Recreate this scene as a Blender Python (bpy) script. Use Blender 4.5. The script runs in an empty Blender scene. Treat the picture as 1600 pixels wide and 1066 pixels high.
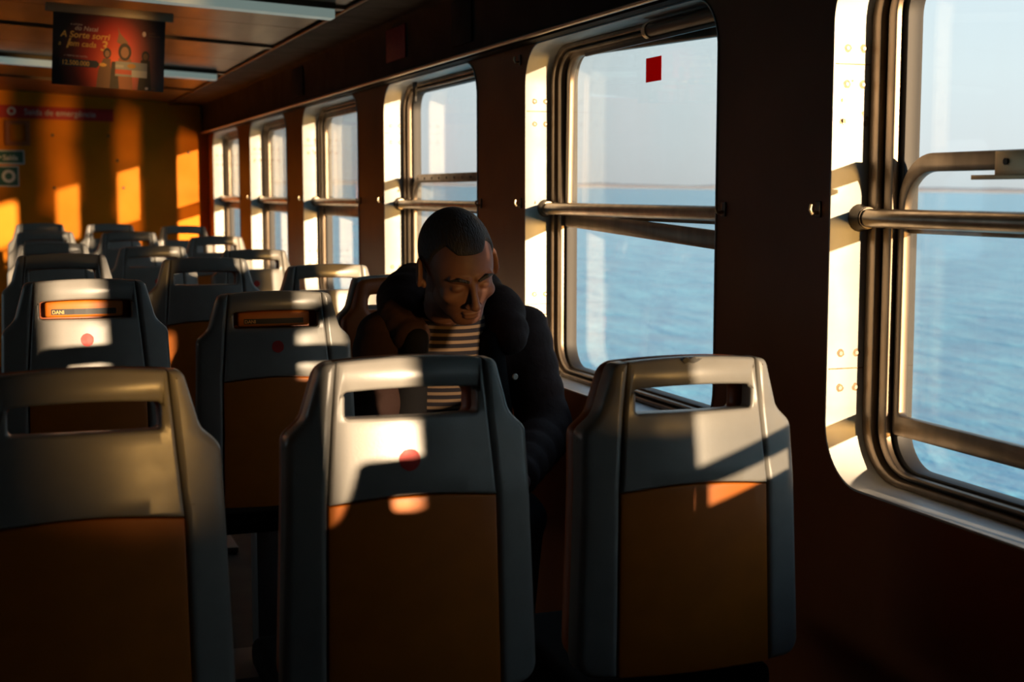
import bpy, bmesh, math, random
import numpy as np
from mathutils import Vector, Matrix, Euler
random.seed(7)
SC = bpy.context.scene
COL = SC.collection
PI = math.pi

def srgb(r, g, b):
    f = lambda c: (c/255/12.92) if c/255 <= .04045 else ((c/255+.055)/1.055)**2.4
    return (f(r), f(g), f(b), 1)

# ------------------------------------------------------------------ camera
cam = bpy.data.cameras.new('camera'); camo = bpy.data.objects.new('camera', cam); COL.objects.link(camo)
FOC = 2222.0
PH = math.atan(233/FOC); TH = math.atan(795/FOC*math.cos(PH))
F = Vector((math.sin(TH)*math.cos(PH), math.cos(TH)*math.cos(PH), -math.sin(PH)))
R = Vector((math.cos(TH), -math.sin(TH), 0)); U = R.cross(F)
camo.matrix_world = Matrix(((R.x, U.x, -F.x, 0), (R.y, U.y, -F.y, 0), (R.z, U.z, -F.z, 1.3), (0, 0, 0, 1)))
cam.sensor_width = 36; cam.lens = 36*FOC/1600; cam.clip_start = .05; cam.clip_end = 60000
cam.dof.use_dof = True; cam.dof.focus_distance = 3.15; cam.dof.aperture_fstop = 5.0
SC.camera = camo

# ------------------------------------------------------------------ sky, sun, exposure
SEA_N = Vector((0.01109, -0.00836, 0.9999)).normalized()      # the boat sits a little askew on the water
w = bpy.data.worlds.new('sky'); SC.world = w; w.use_nodes = True
nt = w.node_tree; nt.nodes.clear()
tc = nt.nodes.new('ShaderNodeTexCoord'); dp = nt.nodes.new('ShaderNodeVectorMath'); dp.operation = 'DOT_PRODUCT'
dp.inputs[1].default_value = SEA_N
nt.links.new(tc.outputs['Generated'], dp.inputs[0])
rp = nt.nodes.new('ShaderNodeValToRGB'); nt.links.new(dp.outputs['Value'], rp.inputs[0])
stops = [(0.0, srgb(206, 211, 212)), (.03, srgb(213, 222, 224)), (.08, srgb(216, 230, 233)), (.16, srgb(209, 229, 237)), (.5, srgb(150, 190, 220)), (1, srgb(95, 140, 190))]
rp.color_ramp.elements[0].position = 0; rp.color_ramp.elements[0].color = stops[0][1]
rp.color_ramp.elements[1].position = 1; rp.color_ramp.elements[1].color = stops[-1][1]
for p, c in stops[1:-1]:
    e = rp.color_ramp.elements.new(p); e.color = c
bg = nt.nodes.new('ShaderNodeBackground'); nt.links.new(rp.outputs[0], bg.inputs[0]); bg.inputs[1].default_value = 1.2
wo = nt.nodes.new('ShaderNodeOutputWorld'); nt.links.new(bg.outputs[0], wo.inputs[0])

SUN_DIR = Vector((-.26, 1, -.078)).normalized()
sl = bpy.data.lights.new('sun', 'SUN'); sl.energy = 19; sl.color = (1, .72, .46); sl.angle = math.radians(.6)
so = bpy.data.objects.new('sun', sl); COL.objects.link(so); so.rotation_euler = SUN_DIR.to_track_quat('-Z', 'Y').to_euler(); so.location = (8, -20, 6)
# the sun's glitter path on the water throws a second, weaker light up into the cabin
gl = bpy.data.lights.new('sun_glitter', 'AREA'); gl.shape = 'RECTANGLE'; gl.size = 1.2; gl.size_y = 5.0; gl.energy = 30000; gl.color = (1, .52, .14)
go = bpy.data.objects.new('sun_glitter', gl); COL.objects.link(go)
GD = Vector((-.26, 1, .066)).normalized()
go.location = Vector((1.6, 8, 1.3)) - GD*48; go.rotation_euler = GD.to_track_quat('-Z', 'Z').to_euler()
SC.view_settings.view_transform = 'Standard'; SC.view_settings.look = 'None'
SC.view_settings.exposure = 0.0; SC.view_settings.gamma = 1
SC.cycles.caustics_reflective = False; SC.cycles.caustics_refractive = False
SC.cycles.sample_clamp_indirect = 4; SC.cycles.transparent_max_bounces = 24; SC.cycles.max_bounces = 8

# ------------------------------------------------------------------ materials
def mat(name, col, rough=.5, metal=0, spec=.5, var=0, vscale=8, bump=0, bscale=60, coat=0, stretch=None, emit=None):
    m = bpy.data.materials.new(name); m.use_nodes = True
    n = m.node_tree.nodes; l = m.node_tree.links; b = n['Principled BSDF']
    b.inputs['Base Color'].default_value = col; b.inputs['Roughness'].default_value = rough
    b.inputs['Metallic'].default_value = metal; b.inputs['Specular IOR Level'].default_value = spec
    b.inputs['Coat Weight'].default_value = coat
    t = n.new('ShaderNodeTexCoord'); mp = n.new('ShaderNodeMapping'); l.new(t.outputs['Object'], mp.inputs[0])
    if stretch: mp.inputs['Scale'].default_value = stretch
    if var:
        ns = n.new('ShaderNodeTexNoise'); ns.inputs['Scale'].default_value = vscale; ns.inputs['Detail'].default_value = 5
        l.new(mp.outputs[0], ns.inputs[0])
        mr = n.new('ShaderNodeMapRange'); mr.inputs[1].default_value = .3; mr.inputs[2].default_value = .7
        mr.inputs[3].default_value = 1-var; mr.inputs[4].default_value = 1+var*.5; l.new(ns.outputs[0], mr.inputs[0])
        mx = n.new('ShaderNodeVectorMath'); mx.operation = 'SCALE'; mx.inputs[0].default_value = col[:3]; l.new(mr.outputs[0], mx.inputs['Scale'])
        l.new(mx.outputs[0], b.inputs['Base Color'])
        m2 = n.new('ShaderNodeMapRange'); m2.inputs[3].default_value = min(1, rough*1.25); m2.inputs[4].default_value = rough*.85
        l.new(ns.outputs[0], m2.inputs[0]); l.new(m2.outputs[0], b.inputs['Roughness'])
    if bump:
        n2 = n.new('ShaderNodeTexNoise'); n2.inputs['Scale'].default_value = bscale; n2.inputs['Detail'].default_value = 4; l.new(mp.outputs[0], n2.inputs[0])
        bp = n.new('ShaderNodeBump'); bp.inputs['Strength'].default_value = bump; bp.inputs['Distance'].default_value = .01
        l.new(n2.outputs[0], bp.inputs['Height']); l.new(bp.outputs[0], b.inputs['Normal'])
    if emit:
        b.inputs['Emission Color'].default_value = emit[0]; b.inputs['Emission Strength'].default_value = emit[1]
    return m
M = {}
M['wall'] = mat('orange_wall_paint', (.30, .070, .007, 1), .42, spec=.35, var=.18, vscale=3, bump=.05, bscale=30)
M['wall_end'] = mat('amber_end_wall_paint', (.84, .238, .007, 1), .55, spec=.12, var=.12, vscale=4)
M['liner'] = mat('cream_enamel', (.70, .68, .63, 1), .38, var=.10, vscale=14, bump=.03, bscale=40)
M['alu'] = mat('worn_aluminium', (.24, .185, .135, 1), .38, metal=.85, var=.3, vscale=20, stretch=(1, 1, .3))
M['rail'] = mat('handrail_metal', (.42, .34, .26, 1), .3, metal=.9, var=.25, vscale=25)
M['rubber'] = mat('black_rubber', (.012, .011, .010, 1), .6)
M['ceiling'] = mat('brown_ceiling_laminate', (.14, .058, .022, 1), .33, var=.25, vscale=3, stretch=(3, .6, 1))
M['coving'] = mat('brown_coving_paint', (.020, .011, .008, 1), .6, spec=.12, var=.15)
M['bead'] = mat('bead_metal', (.55, .42, .30, 1), .35, metal=.7)
M['lamp'] = mat('milky_lamp_cover', (.62, .66, .60, 1), .4, emit=((.62, .8, .72, 1), .22))
M['seatgrey'] = mat('grey_seat_plastic', (.27, .255, .23, 1), .29, var=.06, vscale=30, bump=.02, bscale=300, spec=.5)
M['seatorange'] = mat('orange_seat_plastic', (.58, .150, .009, 1), .42, spec=.35, var=.08, vscale=20)
M['shell'] = mat('orange_shell_plastic', (.40, .085, .010, 1), .45)
M['curtain'] = mat('sun_block_cloth', (.05, .03, .02, 1), .9)
M['gold_letters'] = mat('gold_letters', (.8, .42, .12, 1), .5)
M['black'] = mat('black_print', (.008, .007, .006, 1), .5)
M['floor'] = mat('dark_floor', (.03, .025, .02, 1), .5, var=.2)
M['red'] = mat('red_sticker', (.62, .02, .008, 1), .5, var=.12, vscale=60)
M['redwin'] = mat('red_window_sticker', (.52, .014, .008, 1), .6)
M['green'] = mat('green_sign', (.01, .10, .07, 1), .5)
M['white'] = mat('white_print', (.7, .66, .58, 1), .5)
M['skin'] = mat('skin', (.125, .058, .044, 1), .55, spec=.35, var=.12, vscale=40)
M['hair'] = mat('dark_hair', (.012, .009, .008, 1), .7, bump=.6, bscale=240, stretch=(1, .3, .3))
M['jacket'] = mat('brown_jacket_nylon', (.030, .013, .009, 1), .85, spec=.2, bump=.25, bscale=45)
M['black_cloth'] = mat('black_cloth', (.007, .006, .006, 1), .9, spec=.1)
M['trouser'] = mat('dark_trousers', (.012, .013, .018, 1), .85)
M['shoe'] = mat('black_shoe', (.01, .01, .01, 1), .5)
M['metal'] = mat('seat_leg_metal', (.2, .2, .2, 1), .4, metal=.8)
M['rust'] = mat('rust_stain', (.46, .32, .20, 1), .8, var=.4, vscale=150)
M['screw'] = mat('screw_head', (.62, .55, .45, 1), .5, metal=.2)
M['brass'] = mat('pale_brass', (.65, .5, .3, 1), .35, metal=.7)
M['darkmetal'] = mat('dark_bracket_metal', (.10, .08, .06, 1), .4, metal=.6)
M['shore'] = mat('hazy_shore', (.16, .17, .20, 1), 1)

def translucent(name, col):
    m = bpy.data.materials.new(name); m.use_nodes = True; n = m.node_tree.nodes; l = m.node_tree.links; n.clear()
    o = n.new('ShaderNodeOutputMaterial'); a = n.new('ShaderNodeBsdfDiffuse'); b = n.new('ShaderNodeBsdfTranslucent'); x = n.new('ShaderNodeMixShader')
    a.inputs[0].default_value = col; b.inputs[0].default_value = col; x.inputs[0].default_value = .7
    l.new(a.outputs[0], x.inputs[1]); l.new(b.outputs[0], x.inputs[2]); l.new(x.outputs[0], o.inputs[0]); return m
M['redfilm'] = translucent('red_film', (.62, .022, .010, 1))
def glass_mat(name, dirt):
    m = bpy.data.materials.new(name); m.use_nodes = True; n = m.node_tree.nodes; l = m.node_tree.links; n.clear()
    o = n.new('ShaderNodeOutputMaterial'); tr = n.new('ShaderNodeBsdfTransparent'); gs = n.new('ShaderNodeBsdfGlossy'); gs.inputs['Roughness'].default_value = 0.01
    tr.inputs[0].default_value = (.975, .985, .985, 1)
    fr = n.new('ShaderNodeFresnel'); ge = n.new('ShaderNodeNewGeometry'); io = n.new('ShaderNodeMapRange')    # same reflectance from both faces of the thin pane
    io.inputs[3].default_value = 1.30; io.inputs[4].default_value = 1/1.30; l.new(ge.outputs['Backfacing'], io.inputs[0]); l.new(io.outputs[0], fr.inputs[0])
    m1 = n.new('ShaderNodeMixShader'); l.new(fr.outputs[0], m1.inputs[0]); l.new(tr.outputs[0], m1.inputs[1]); l.new(gs.outputs[0], m1.inputs[2])
    df = n.new('ShaderNodeBsdfDiffuse'); df.inputs[0].default_value = (.75, .72, .68, 1)
    tl = n.new('ShaderNodeBsdfTranslucent'); tl.inputs[0].default_value = (.75, .72, .68, 1)
    ma = n.new('ShaderNodeMixShader'); ma.inputs[0].default_value = .5; l.new(df.outputs[0], ma.inputs[1]); l.new(tl.outputs[0], ma.inputs[2])
    t = n.new('ShaderNodeTexCoord'); mp = n.new('ShaderNodeMapping'); mp.inputs['Scale'].default_value = (1, 2.2, .6); l.new(t.outputs['Object'], mp.inputs[0])
    ns = n.new('ShaderNodeTexNoise'); ns.inputs['Scale'].default_value = 4; ns.inputs['Detail'].default_value = 8; l.new(mp.outputs[0], ns.inputs[0])
    mr = n.new('ShaderNodeMapRange'); mr.inputs[1].default_value = .35; mr.inputs[2].default_value = .75; mr.inputs[3].default_value = dirt*.4; mr.inputs[4].default_value = dirt*1.8
    l.new(ns.outputs[0], mr.inputs[0])
    m2 = n.new('ShaderNodeMixShader'); l.new(mr.outputs[0], m2.inputs[0]); l.new(m1.outputs[0], m2.inputs[1]); l.new(ma.outputs[0], m2.inputs[2]); l.new(m2.outputs[0], o.inputs[0])
    return m
M['glass'] = glass_mat('window_glass', .012)
M['glass2'] = glass_mat('sash_glass', .008)

# ------------------------------------------------------------------ helpers
def obj(name, me, m=None, parent=None, loc=None, kind=None):
    if isinstance(me, bmesh.types.BMesh):
        b = me; me = bpy.data.meshes.new(name); b.normal_update(); b.to_mesh(me); b.free()
    o = bpy.data.objects.new(name, me); COL.objects.link(o)
    if m is not None:
        me.materials.clear(); me.materials.append(M[m] if isinstance(m, str) else m)
    if parent is not None: o.parent = parent
    if loc is not None: o.location = loc
    if kind: o['kind'] = kind
    return o
def smooth(me, ang=35):
    for p in me.polygons: p.use_smooth = True
    me.set_sharp_from_angle(angle=math.radians(ang))
    return me
def empty(name, loc=(0, 0, 0), rz=0):
    o = bpy.data.objects.new(name, None); COL.objects.link(o); o.location = loc; o.rotation_euler = (0, 0, rz); o.empty_display_size = .1
    return o
def tag(o, label=None, cat=None, group=None, kind=None):
    if label: o['label'] = label
    if cat: o['category'] = cat
    if group: o['group'] = group
    if kind: o['kind'] = kind
    return o
def copy_tree(o, parent=None):
    c = o.copy(); COL.objects.link(c); c.parent = parent
    for ch in list(o.children): copy_tree(ch, c)
    return c
def fillet(pts, n=6):
    """pts: (x, y[, radius]) polygon -> rounded point list"""
    out = []; N = len(pts)
    for i in range(N):
        p = Vector(pts[i][:2]); r = pts[i][2] if len(pts[i]) > 2 else 0
        if r <= 0: out.append(tuple(p)); continue
        a = (Vector(pts[i-1][:2])-p); b = (Vector(pts[(i+1) % N][:2])-p)
        la, lb = a.length, b.length; a.normalize(); b.normalize()
        ang = a.angle(b); d = min(r/math.tan(ang/2), la*.49, lb*.49); rr = d*math.tan(ang/2)
        c = p+(a+b).normalized()*(rr/math.sin(ang/2))
        v0 = p+a*d-c; v1 = p+b*d-c
        t = v0.angle(v1); s = 1 if v0.x*v1.y-v0.y*v1.x > 0 else -1
        for k in range(n+1):
            q = s*t*k/n; out.append((c.x+v0.x*math.cos(q)-v0.y*math.sin(q), c.y+v0.x*math.sin(q)+v0.y*math.cos(q)))
    return out
def rrect(x0, x1, y0, y1, r, n=8):
    return fillet([(x0, y0, r), (x1, y0, r), (x1, y1, r), (x0, y1, r)], n)
def plate(outline, holes=(), t=.02, bevel=0, res=2):
    """flat plate in local XY with thickness t along Z centred on 0 (a bevelled filled 2D curve)"""
    cu = bpy.data.curves.new('c', 'CURVE'); cu.dimensions = '2D'; cu.fill_mode = 'BOTH'
    for L in [outline]+list(holes):
        s = cu.splines.new('POLY'); s.points.add(len(L)-1); s.use_cyclic_u = True
        for p, q in zip(s.points, L): p.co = (q[0], q[1], 0, 1)
    cu.extrude = max(t/2-bevel, .00001); cu.bevel_depth = bevel; cu.bevel_resolution = res; cu.offset = -bevel
    o = bpy.data.objects.new('c', cu); COL.objects.link(o)
    bpy.context.view_layer.update()
    me = bpy.data.meshes.new_from_object(o.evaluated_get(bpy.context.evaluated_depsgraph_get()))
    bpy.data.objects.remove(o); bpy.data.curves.remove(cu)
    bm = bmesh.new(); bm.from_mesh(me); bpy.data.meshes.remove(me)
    bmesh.ops.remove_doubles(bm, verts=bm.verts, dist=1e-5)
    bmesh.ops.recalc_face_normals(bm, faces=bm.faces)
    return bm
def xf(bm, mtx): bmesh.ops.transform(bm, matrix=mtx, verts=bm.verts); return bm
XZ = Matrix(((1, 0, 0, 0), (0, 0, 1, 0), (0, 1, 0, 0), (0, 0, 0, 1)))     # local (x,y,z)->(x,z,y): plate facing Y
YZ = Matrix(((0, 0, 1, 0), (1, 0, 0, 0), (0, 1, 0, 0), (0, 0, 0, 1)))     # local (x,y,z)->(z,x,y): plate facing X
def box(x0, x1, y0, y1, z0, z1, bev=0, bm=None, seg=2):
    b = bmesh.new(); bmesh.ops.create_cube(b, size=1)
    for v in b.verts: v.co = Vector(((x0+x1)/2+v.co.x*(x1-x0), (y0+y1)/2+v.co.y*(y1-y0), (z0+z1)/2+v.co.z*(z1-z0)))
    if bev: bmesh.ops.bevel(b, geom=list(b.edges), offset=bev, segments=seg, affect='EDGES', profile=.6)
    if bm is None: return b
    merge(bm, b); return bm
def merge(a, b):
    me = bpy.data.meshes.new('t'); b.to_mesh(me); b.free(); a.from_mesh(me); bpy.data.meshes.remove(me); return a
def tube(pts, r, n=14, bm=None, cap=True):
    bm = bm or bmesh.new(); pts = [Vector(p) for p in pts]; rings = []; prev = None
    rs = r if isinstance(r, (list, tuple)) else [r]*len(pts)
    for i, p in enumerate(pts):
        d = (pts[min(i+1, len(pts)-1)]-pts[max(i-1, 0)]).normalized()
        if prev is None: a = d.orthogonal().normalized()
        else: a = (prev-d*prev.dot(d)).normalized()
        prev = a; b = d.cross(a)
        rings.append([bm.verts.new(p+(a*math.cos(2*PI*k/n)+b*math.sin(2*PI*k/n))*rs[i]) for k in range(n)])
    for A, B in zip(rings, rings[1:]):
        for k in range(n): bm.faces.new((A[k], A[(k+1) % n], B[(k+1) % n], B[k]))
    if cap: bm.faces.new(rings[0][::-1]); bm.faces.new(rings[-1])
    return bm
def ring(o, i, x0, x1, bevel=.002):
    bm = plate(o, [i], x1-x0, bevel, 1); xf(bm, YZ); xf(bm, Matrix.Translation(((x0+x1)/2, 0, 0))); return bm
def fin(bm, name, m, parent=None, ang=35, **k):
    bmesh.ops.recalc_face_normals(bm, faces=bm.faces)
    o = obj(name, bm, m, parent, **k); smooth(o.data, ang); return o
def text(s, size, name, m, parent, mtx, ext=.0004, bold=False, align='LEFT', shear=0, xs=1):
    cu = bpy.data.curves.new('t', 'FONT'); cu.body = s; cu.size = size; cu.extrude = ext; cu.align_x = align; cu.shear = shear
    if bold: cu.offset = size*.02
    o = bpy.data.objects.new('t', cu); COL.objects.link(o); bpy.context.view_layer.update()
    me = bpy.data.meshes.new_from_object(o.evaluated_get(bpy.context.evaluated_depsgraph_get()))
    bpy.data.objects.remove(o); bpy.data.curves.remove(cu)
    me.transform(mtx @ Matrix.Diagonal((xs, 1, 1, 1)))
    return obj(name, me, m, parent)
TXT = Matrix(((1, 0, 0, 0), (0, 0, -1, 0), (0, 1, 0, 0), (0, 0, 0, 1)))   # text readable from -Y

# ------------------------------------------------------------------ sea and shore
SEA_Z = -3.4
sm = bpy.data.materials.new('sea_water'); sm.use_nodes = True
n = sm.node_tree.nodes; l = sm.node_tree.links; b = n['Principled BSDF']
b.inputs['Base Color'].default_value = (.085, .30, .43, 1); b.inputs['Roughness'].default_value = .22; b.inputs['IOR'].default_value = 1.33
t = n.new('ShaderNodeTexCoord'); mp = n.new('ShaderNodeMapping'); mp.inputs['Scale'].default_value = (1, .38, 1); mp.inputs['Rotation'].default_value = (0, 0, .35); l.new(t.outputs['Object'], mp.inputs[0])
n1 = n.new('ShaderNodeTexNoise'); n1.inputs['Scale'].default_value = .55; n1.inputs['Detail'].default_value = 7; n1.inputs['Roughness'].default_value = .55; l.new(mp.outputs[0], n1.inputs[0])
n2 = n.new('ShaderNodeTexNoise'); n2.inputs['Scale'].default_value = .06; n2.inputs['Detail'].default_value = 4; l.new(mp.outputs[0], n2.inputs[0])
ad = n.new('ShaderNodeMath'); ad.operation = 'MULTIPLY_ADD'; ad.inputs[1].default_value = 3; l.new(n2.outputs[0], ad.inputs[0]); l.new(n1.outputs[0], ad.inputs[2])
bp = n.new('ShaderNodeBump'); bp.inputs['Strength'].default_value = .9; bp.inputs['Distance'].default_value = .55; l.new(ad.outputs[0], bp.inputs['Height']); l.new(bp.outputs[0], b.inputs['Normal'])
mr = n.new('ShaderNodeMapRange'); mr.inputs[1].default_value = .35; mr.inputs[2].default_value = .68; l.new(n1.outputs[0], mr.inputs[0])
cr = n.new('ShaderNodeValToRGB'); cr.color_ramp.elements[0].color = (.09, .37, .50, 1); cr.color_ramp.elements[1].color = (.20, .56, .66, 1); l.new(mr.outputs[0], cr.inputs[0]); l.new(cr.outputs[0], b.inputs['Base Color'])
bm = bmesh.new(); bmesh.ops.create_grid(bm, x_segments=2, y_segments=2, size=26000)
sea = obj('sea_water', bm, sm); tag(sea, 'calm blue rippled sea outside the windows', 'sea', kind='stuff')
sea.rotation_euler = Vector((0, 0, 1)).rotation_difference(SEA_N).to_euler(); sea.location = (0, 0, SEA_Z)
bm = bmesh.new()
prev = None
for k in range(121):
    a = math.radians(-12+k*.9); d = 9000
    h = 12+14*abs(math.sin(k*.37))+8*abs(math.sin(k*1.3+1))+random.random()*5
    base = Vector((d*math.sin(a), d*math.cos(a), 0)); base.z = -(base.x*SEA_N.x+base.y*SEA_N.y)/SEA_N.z+SEA_Z
    back = base*1.08
    q = [bm.verts.new(base+Vector((0, 0, -3))), bm.verts.new(base+Vector((0, 0, h*.6))), bm.verts.new(Vector((back.x, back.y, base.z+h)))]
    if prev:
        for i in range(2): bm.faces.new((prev[i], q[i], q[i+1], prev[i+1]))
    prev = q
tag(obj('distant_shore', bm, 'shore'), 'low hazy shore on the horizon across the sea', 'shore', kind='structure')

# ------------------------------------------------------------------ cabin shell
XW = 1.5; XO = 1.60; P = 1.706; YF = 11.2; YB = -3.6; XL = -4.3
ZS, ZT = .737, 1.738
WINS = [(-2.46, -1.40), (-.15, 2.385)]+[(2.385+P*k-1.24, 2.385+P*k) for k in range(1, 6)]
zc = lambda x: 2.045-.055*(x if x > -1.4 else -2.8-x)
holes = [rrect(a, b, ZS, ZT, .12, 10) for a, b in WINS]
bm = plate([(YB, -.05), (YF, -.05), (YF, 2.0), (YB, 2.0)], holes, XO-XW+.03, .0)
xf(bm, YZ); xf(bm, Matrix.Translation(((XO+XW+.03)/2, 0, 0)))
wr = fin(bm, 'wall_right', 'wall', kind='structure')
# lower-wall panel joint strips
for y in (1.72, 3.5, 5.2, 6.9):
    fin(box(XW-.004, XW, y-.02, y+.02, 0, ZS-.06, .0015), 'trim_3', 'wall', kind='structure')
holesL = [rrect(a, b, ZS, ZT, .12, 4) for a, b in WINS[2:]]
bm = plate([(YB, -.05), (YF, -.05), (YF, 2.0), (YB, 2.0)], holesL, .1, 0); xf(bm, YZ); xf(bm, Matrix.Translation((XL-.05, 0, 0)))
fin(bm, 'wall_left', 'wall', kind='structure')
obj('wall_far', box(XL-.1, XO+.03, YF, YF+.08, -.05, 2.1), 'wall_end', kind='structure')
obj('wall_near', box(XL-.1, XO+.03, YB-.08, YB, -.05, 2.1), 'coving', kind='structure')
obj('floor', box(XL-.1, XO+.03, YB-.08, YF+.08, -.08, 0), 'floor', kind='structure')
# ceiling: cambered boards with grooves running across the cabin
bm = bmesh.new(); xs = [XL-.1, -2.8, -1.4, 0, 1.24]; y = YB
edges = [YB, -2.6, -1.05, .52, 2.1, 3.68, 5.25, 6.75, 8.3, 9.75, YF]
for a, b_ in zip(edges, edges[1:]):
    for s0, s1 in ((a+.006, (a+b_)/2-.004), ((a+b_)/2+.004, b_-.006)):
        for x0, x1 in zip(xs, xs[1:]):
            v = [bm.verts.new((x, yy, zc(x)+dz)) for dz in (0, .015) for x, yy in ((x0, s0), (x1, s0), (x1, s1), (x0, s1))]
            for f in ((3, 2, 1, 0), (4, 5, 6, 7), (0, 1, 5, 4), (1, 2, 6, 5), (2, 3, 7, 6), (3, 0, 4, 7)): bm.faces.new([v[i] for i in f])
for x0, x1 in zip(xs, xs[1:]):
    v = [bm.verts.new((x, yy, zc(x)+.015+dz)) for dz in (0, .05) for x, yy in ((x0, YB-.08), (x1, YB-.08), (x1, YF+.08), (x0, YF+.08))]
    for f in ((3, 2, 1, 0), (4, 5, 6, 7), (0, 1, 5, 4), (1, 2, 6, 5), (2, 3, 7, 6), (3, 0, 4, 7)): bm.faces.new([v[i] for i in f])
# battens over every board joint
for y in edges[1:-1]:
    for x0, x1 in zip(xs, xs[1:]):
        v = [bm.verts.new((x, yy, zc(x)-.012+dz)) for dz in (0, .013) for x, yy in ((x0, y-.03), (x1, y-.03), (x1, y+.03), (x0, y+.03))]
        for f in ((3, 2, 1, 0), (4, 5, 6, 7), (0, 1, 5, 4), (1, 2, 6, 5), (2, 3, 7, 6), (3, 0, 4, 7)): bm.faces.new([v[i] for i in f])
fin(bm, 'ceiling', 'ceiling', kind='structure')
# sloping coving between ceiling and window wall
def sweep(prof, y0, y1, name, m, closed=True, **k):
    bm = bmesh.new(); A = [bm.verts.new((x, y0, z)) for x, z in prof]; B = [bm.verts.new((x, y1, z)) for x, z in prof]; N = len(prof)
    for i in range(N if closed else N-1): bm.faces.new((A[i], A[(i+1) % N], B[(i+1) % N], B[i]))
    if closed: bm.faces.new(A[::-1]); bm.faces.new(B)
    return fin(bm, name, m, ang=50, **k)
sweep([(1.215, zc(1.22)+.02), (1.222, 1.962), (1.43, 1.960), (1.447, 1.945), (1.452, 1.752), (XO, 1.752), (XO, 2.06), (1.215, 2.06)], YB, YF, 'trim_1', 'coving', kind='structure')
sweep([(1.448+.009*math.cos(a), 1.750+.007*math.sin(a)) for a in [i*PI/5 for i in range(10)]], YB, YF, 'trim_2', 'bead', kind='structure')
sweep([(1.214+.007*math.cos(a), 1.967+.006*math.sin(a)) for a in [i*PI/4 for i in range(8)]], YB, YF, 'trim_4', 'darkmetal', kind='structure')
# header strip above windows
sweep([(1.47, 1.752), (1.47, 1.742), (XW+.001, 1.738), (XW+.001, 1.752)], YB, YF, 'trim_5', 'coving', kind='structure')

# ceiling lamps
def lamp(y):
    e = empty('ceiling_light', (0, y, 0))
    tag(e, 'long pale lamp strip across the ceiling ' + ('in front of the hanging poster' if y < 5.6 else 'behind the hanging poster'), 'ceiling light', 'lamp strips across the ceiling')
    for nm, m, z0, z1, h in (('housing', 'darkmetal', -.02, 0, .05), ('diffuser', 'lamp', -.052, -.02, .038)):
        bm = bmesh.new()
        for x0, x1 in ((-3.2, -1.4), (-1.4, 1.16)):
            v = [bm.verts.new((x, yy, zc(x)+z)) for z in (z0, z1) for x, yy in ((x0, -h), (x1, -h), (x1, h), (x0, h))]
            for f in ((3, 2, 1, 0), (4, 5, 6, 7), (0, 1, 5, 4), (2, 3, 7, 6)): bm.faces.new([v[i] for i in f])
            for f in (((1, 2, 6, 5),) if x1 > 0 else ((3, 0, 4, 7),)): bm.faces.new([v[i] for i in f])
        bmesh.ops.remove_doubles(bm, verts=bm.verts, dist=1e-4)
        fin(bm, nm, m, e)
lamp(5.22); lamp(8.27)

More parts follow.
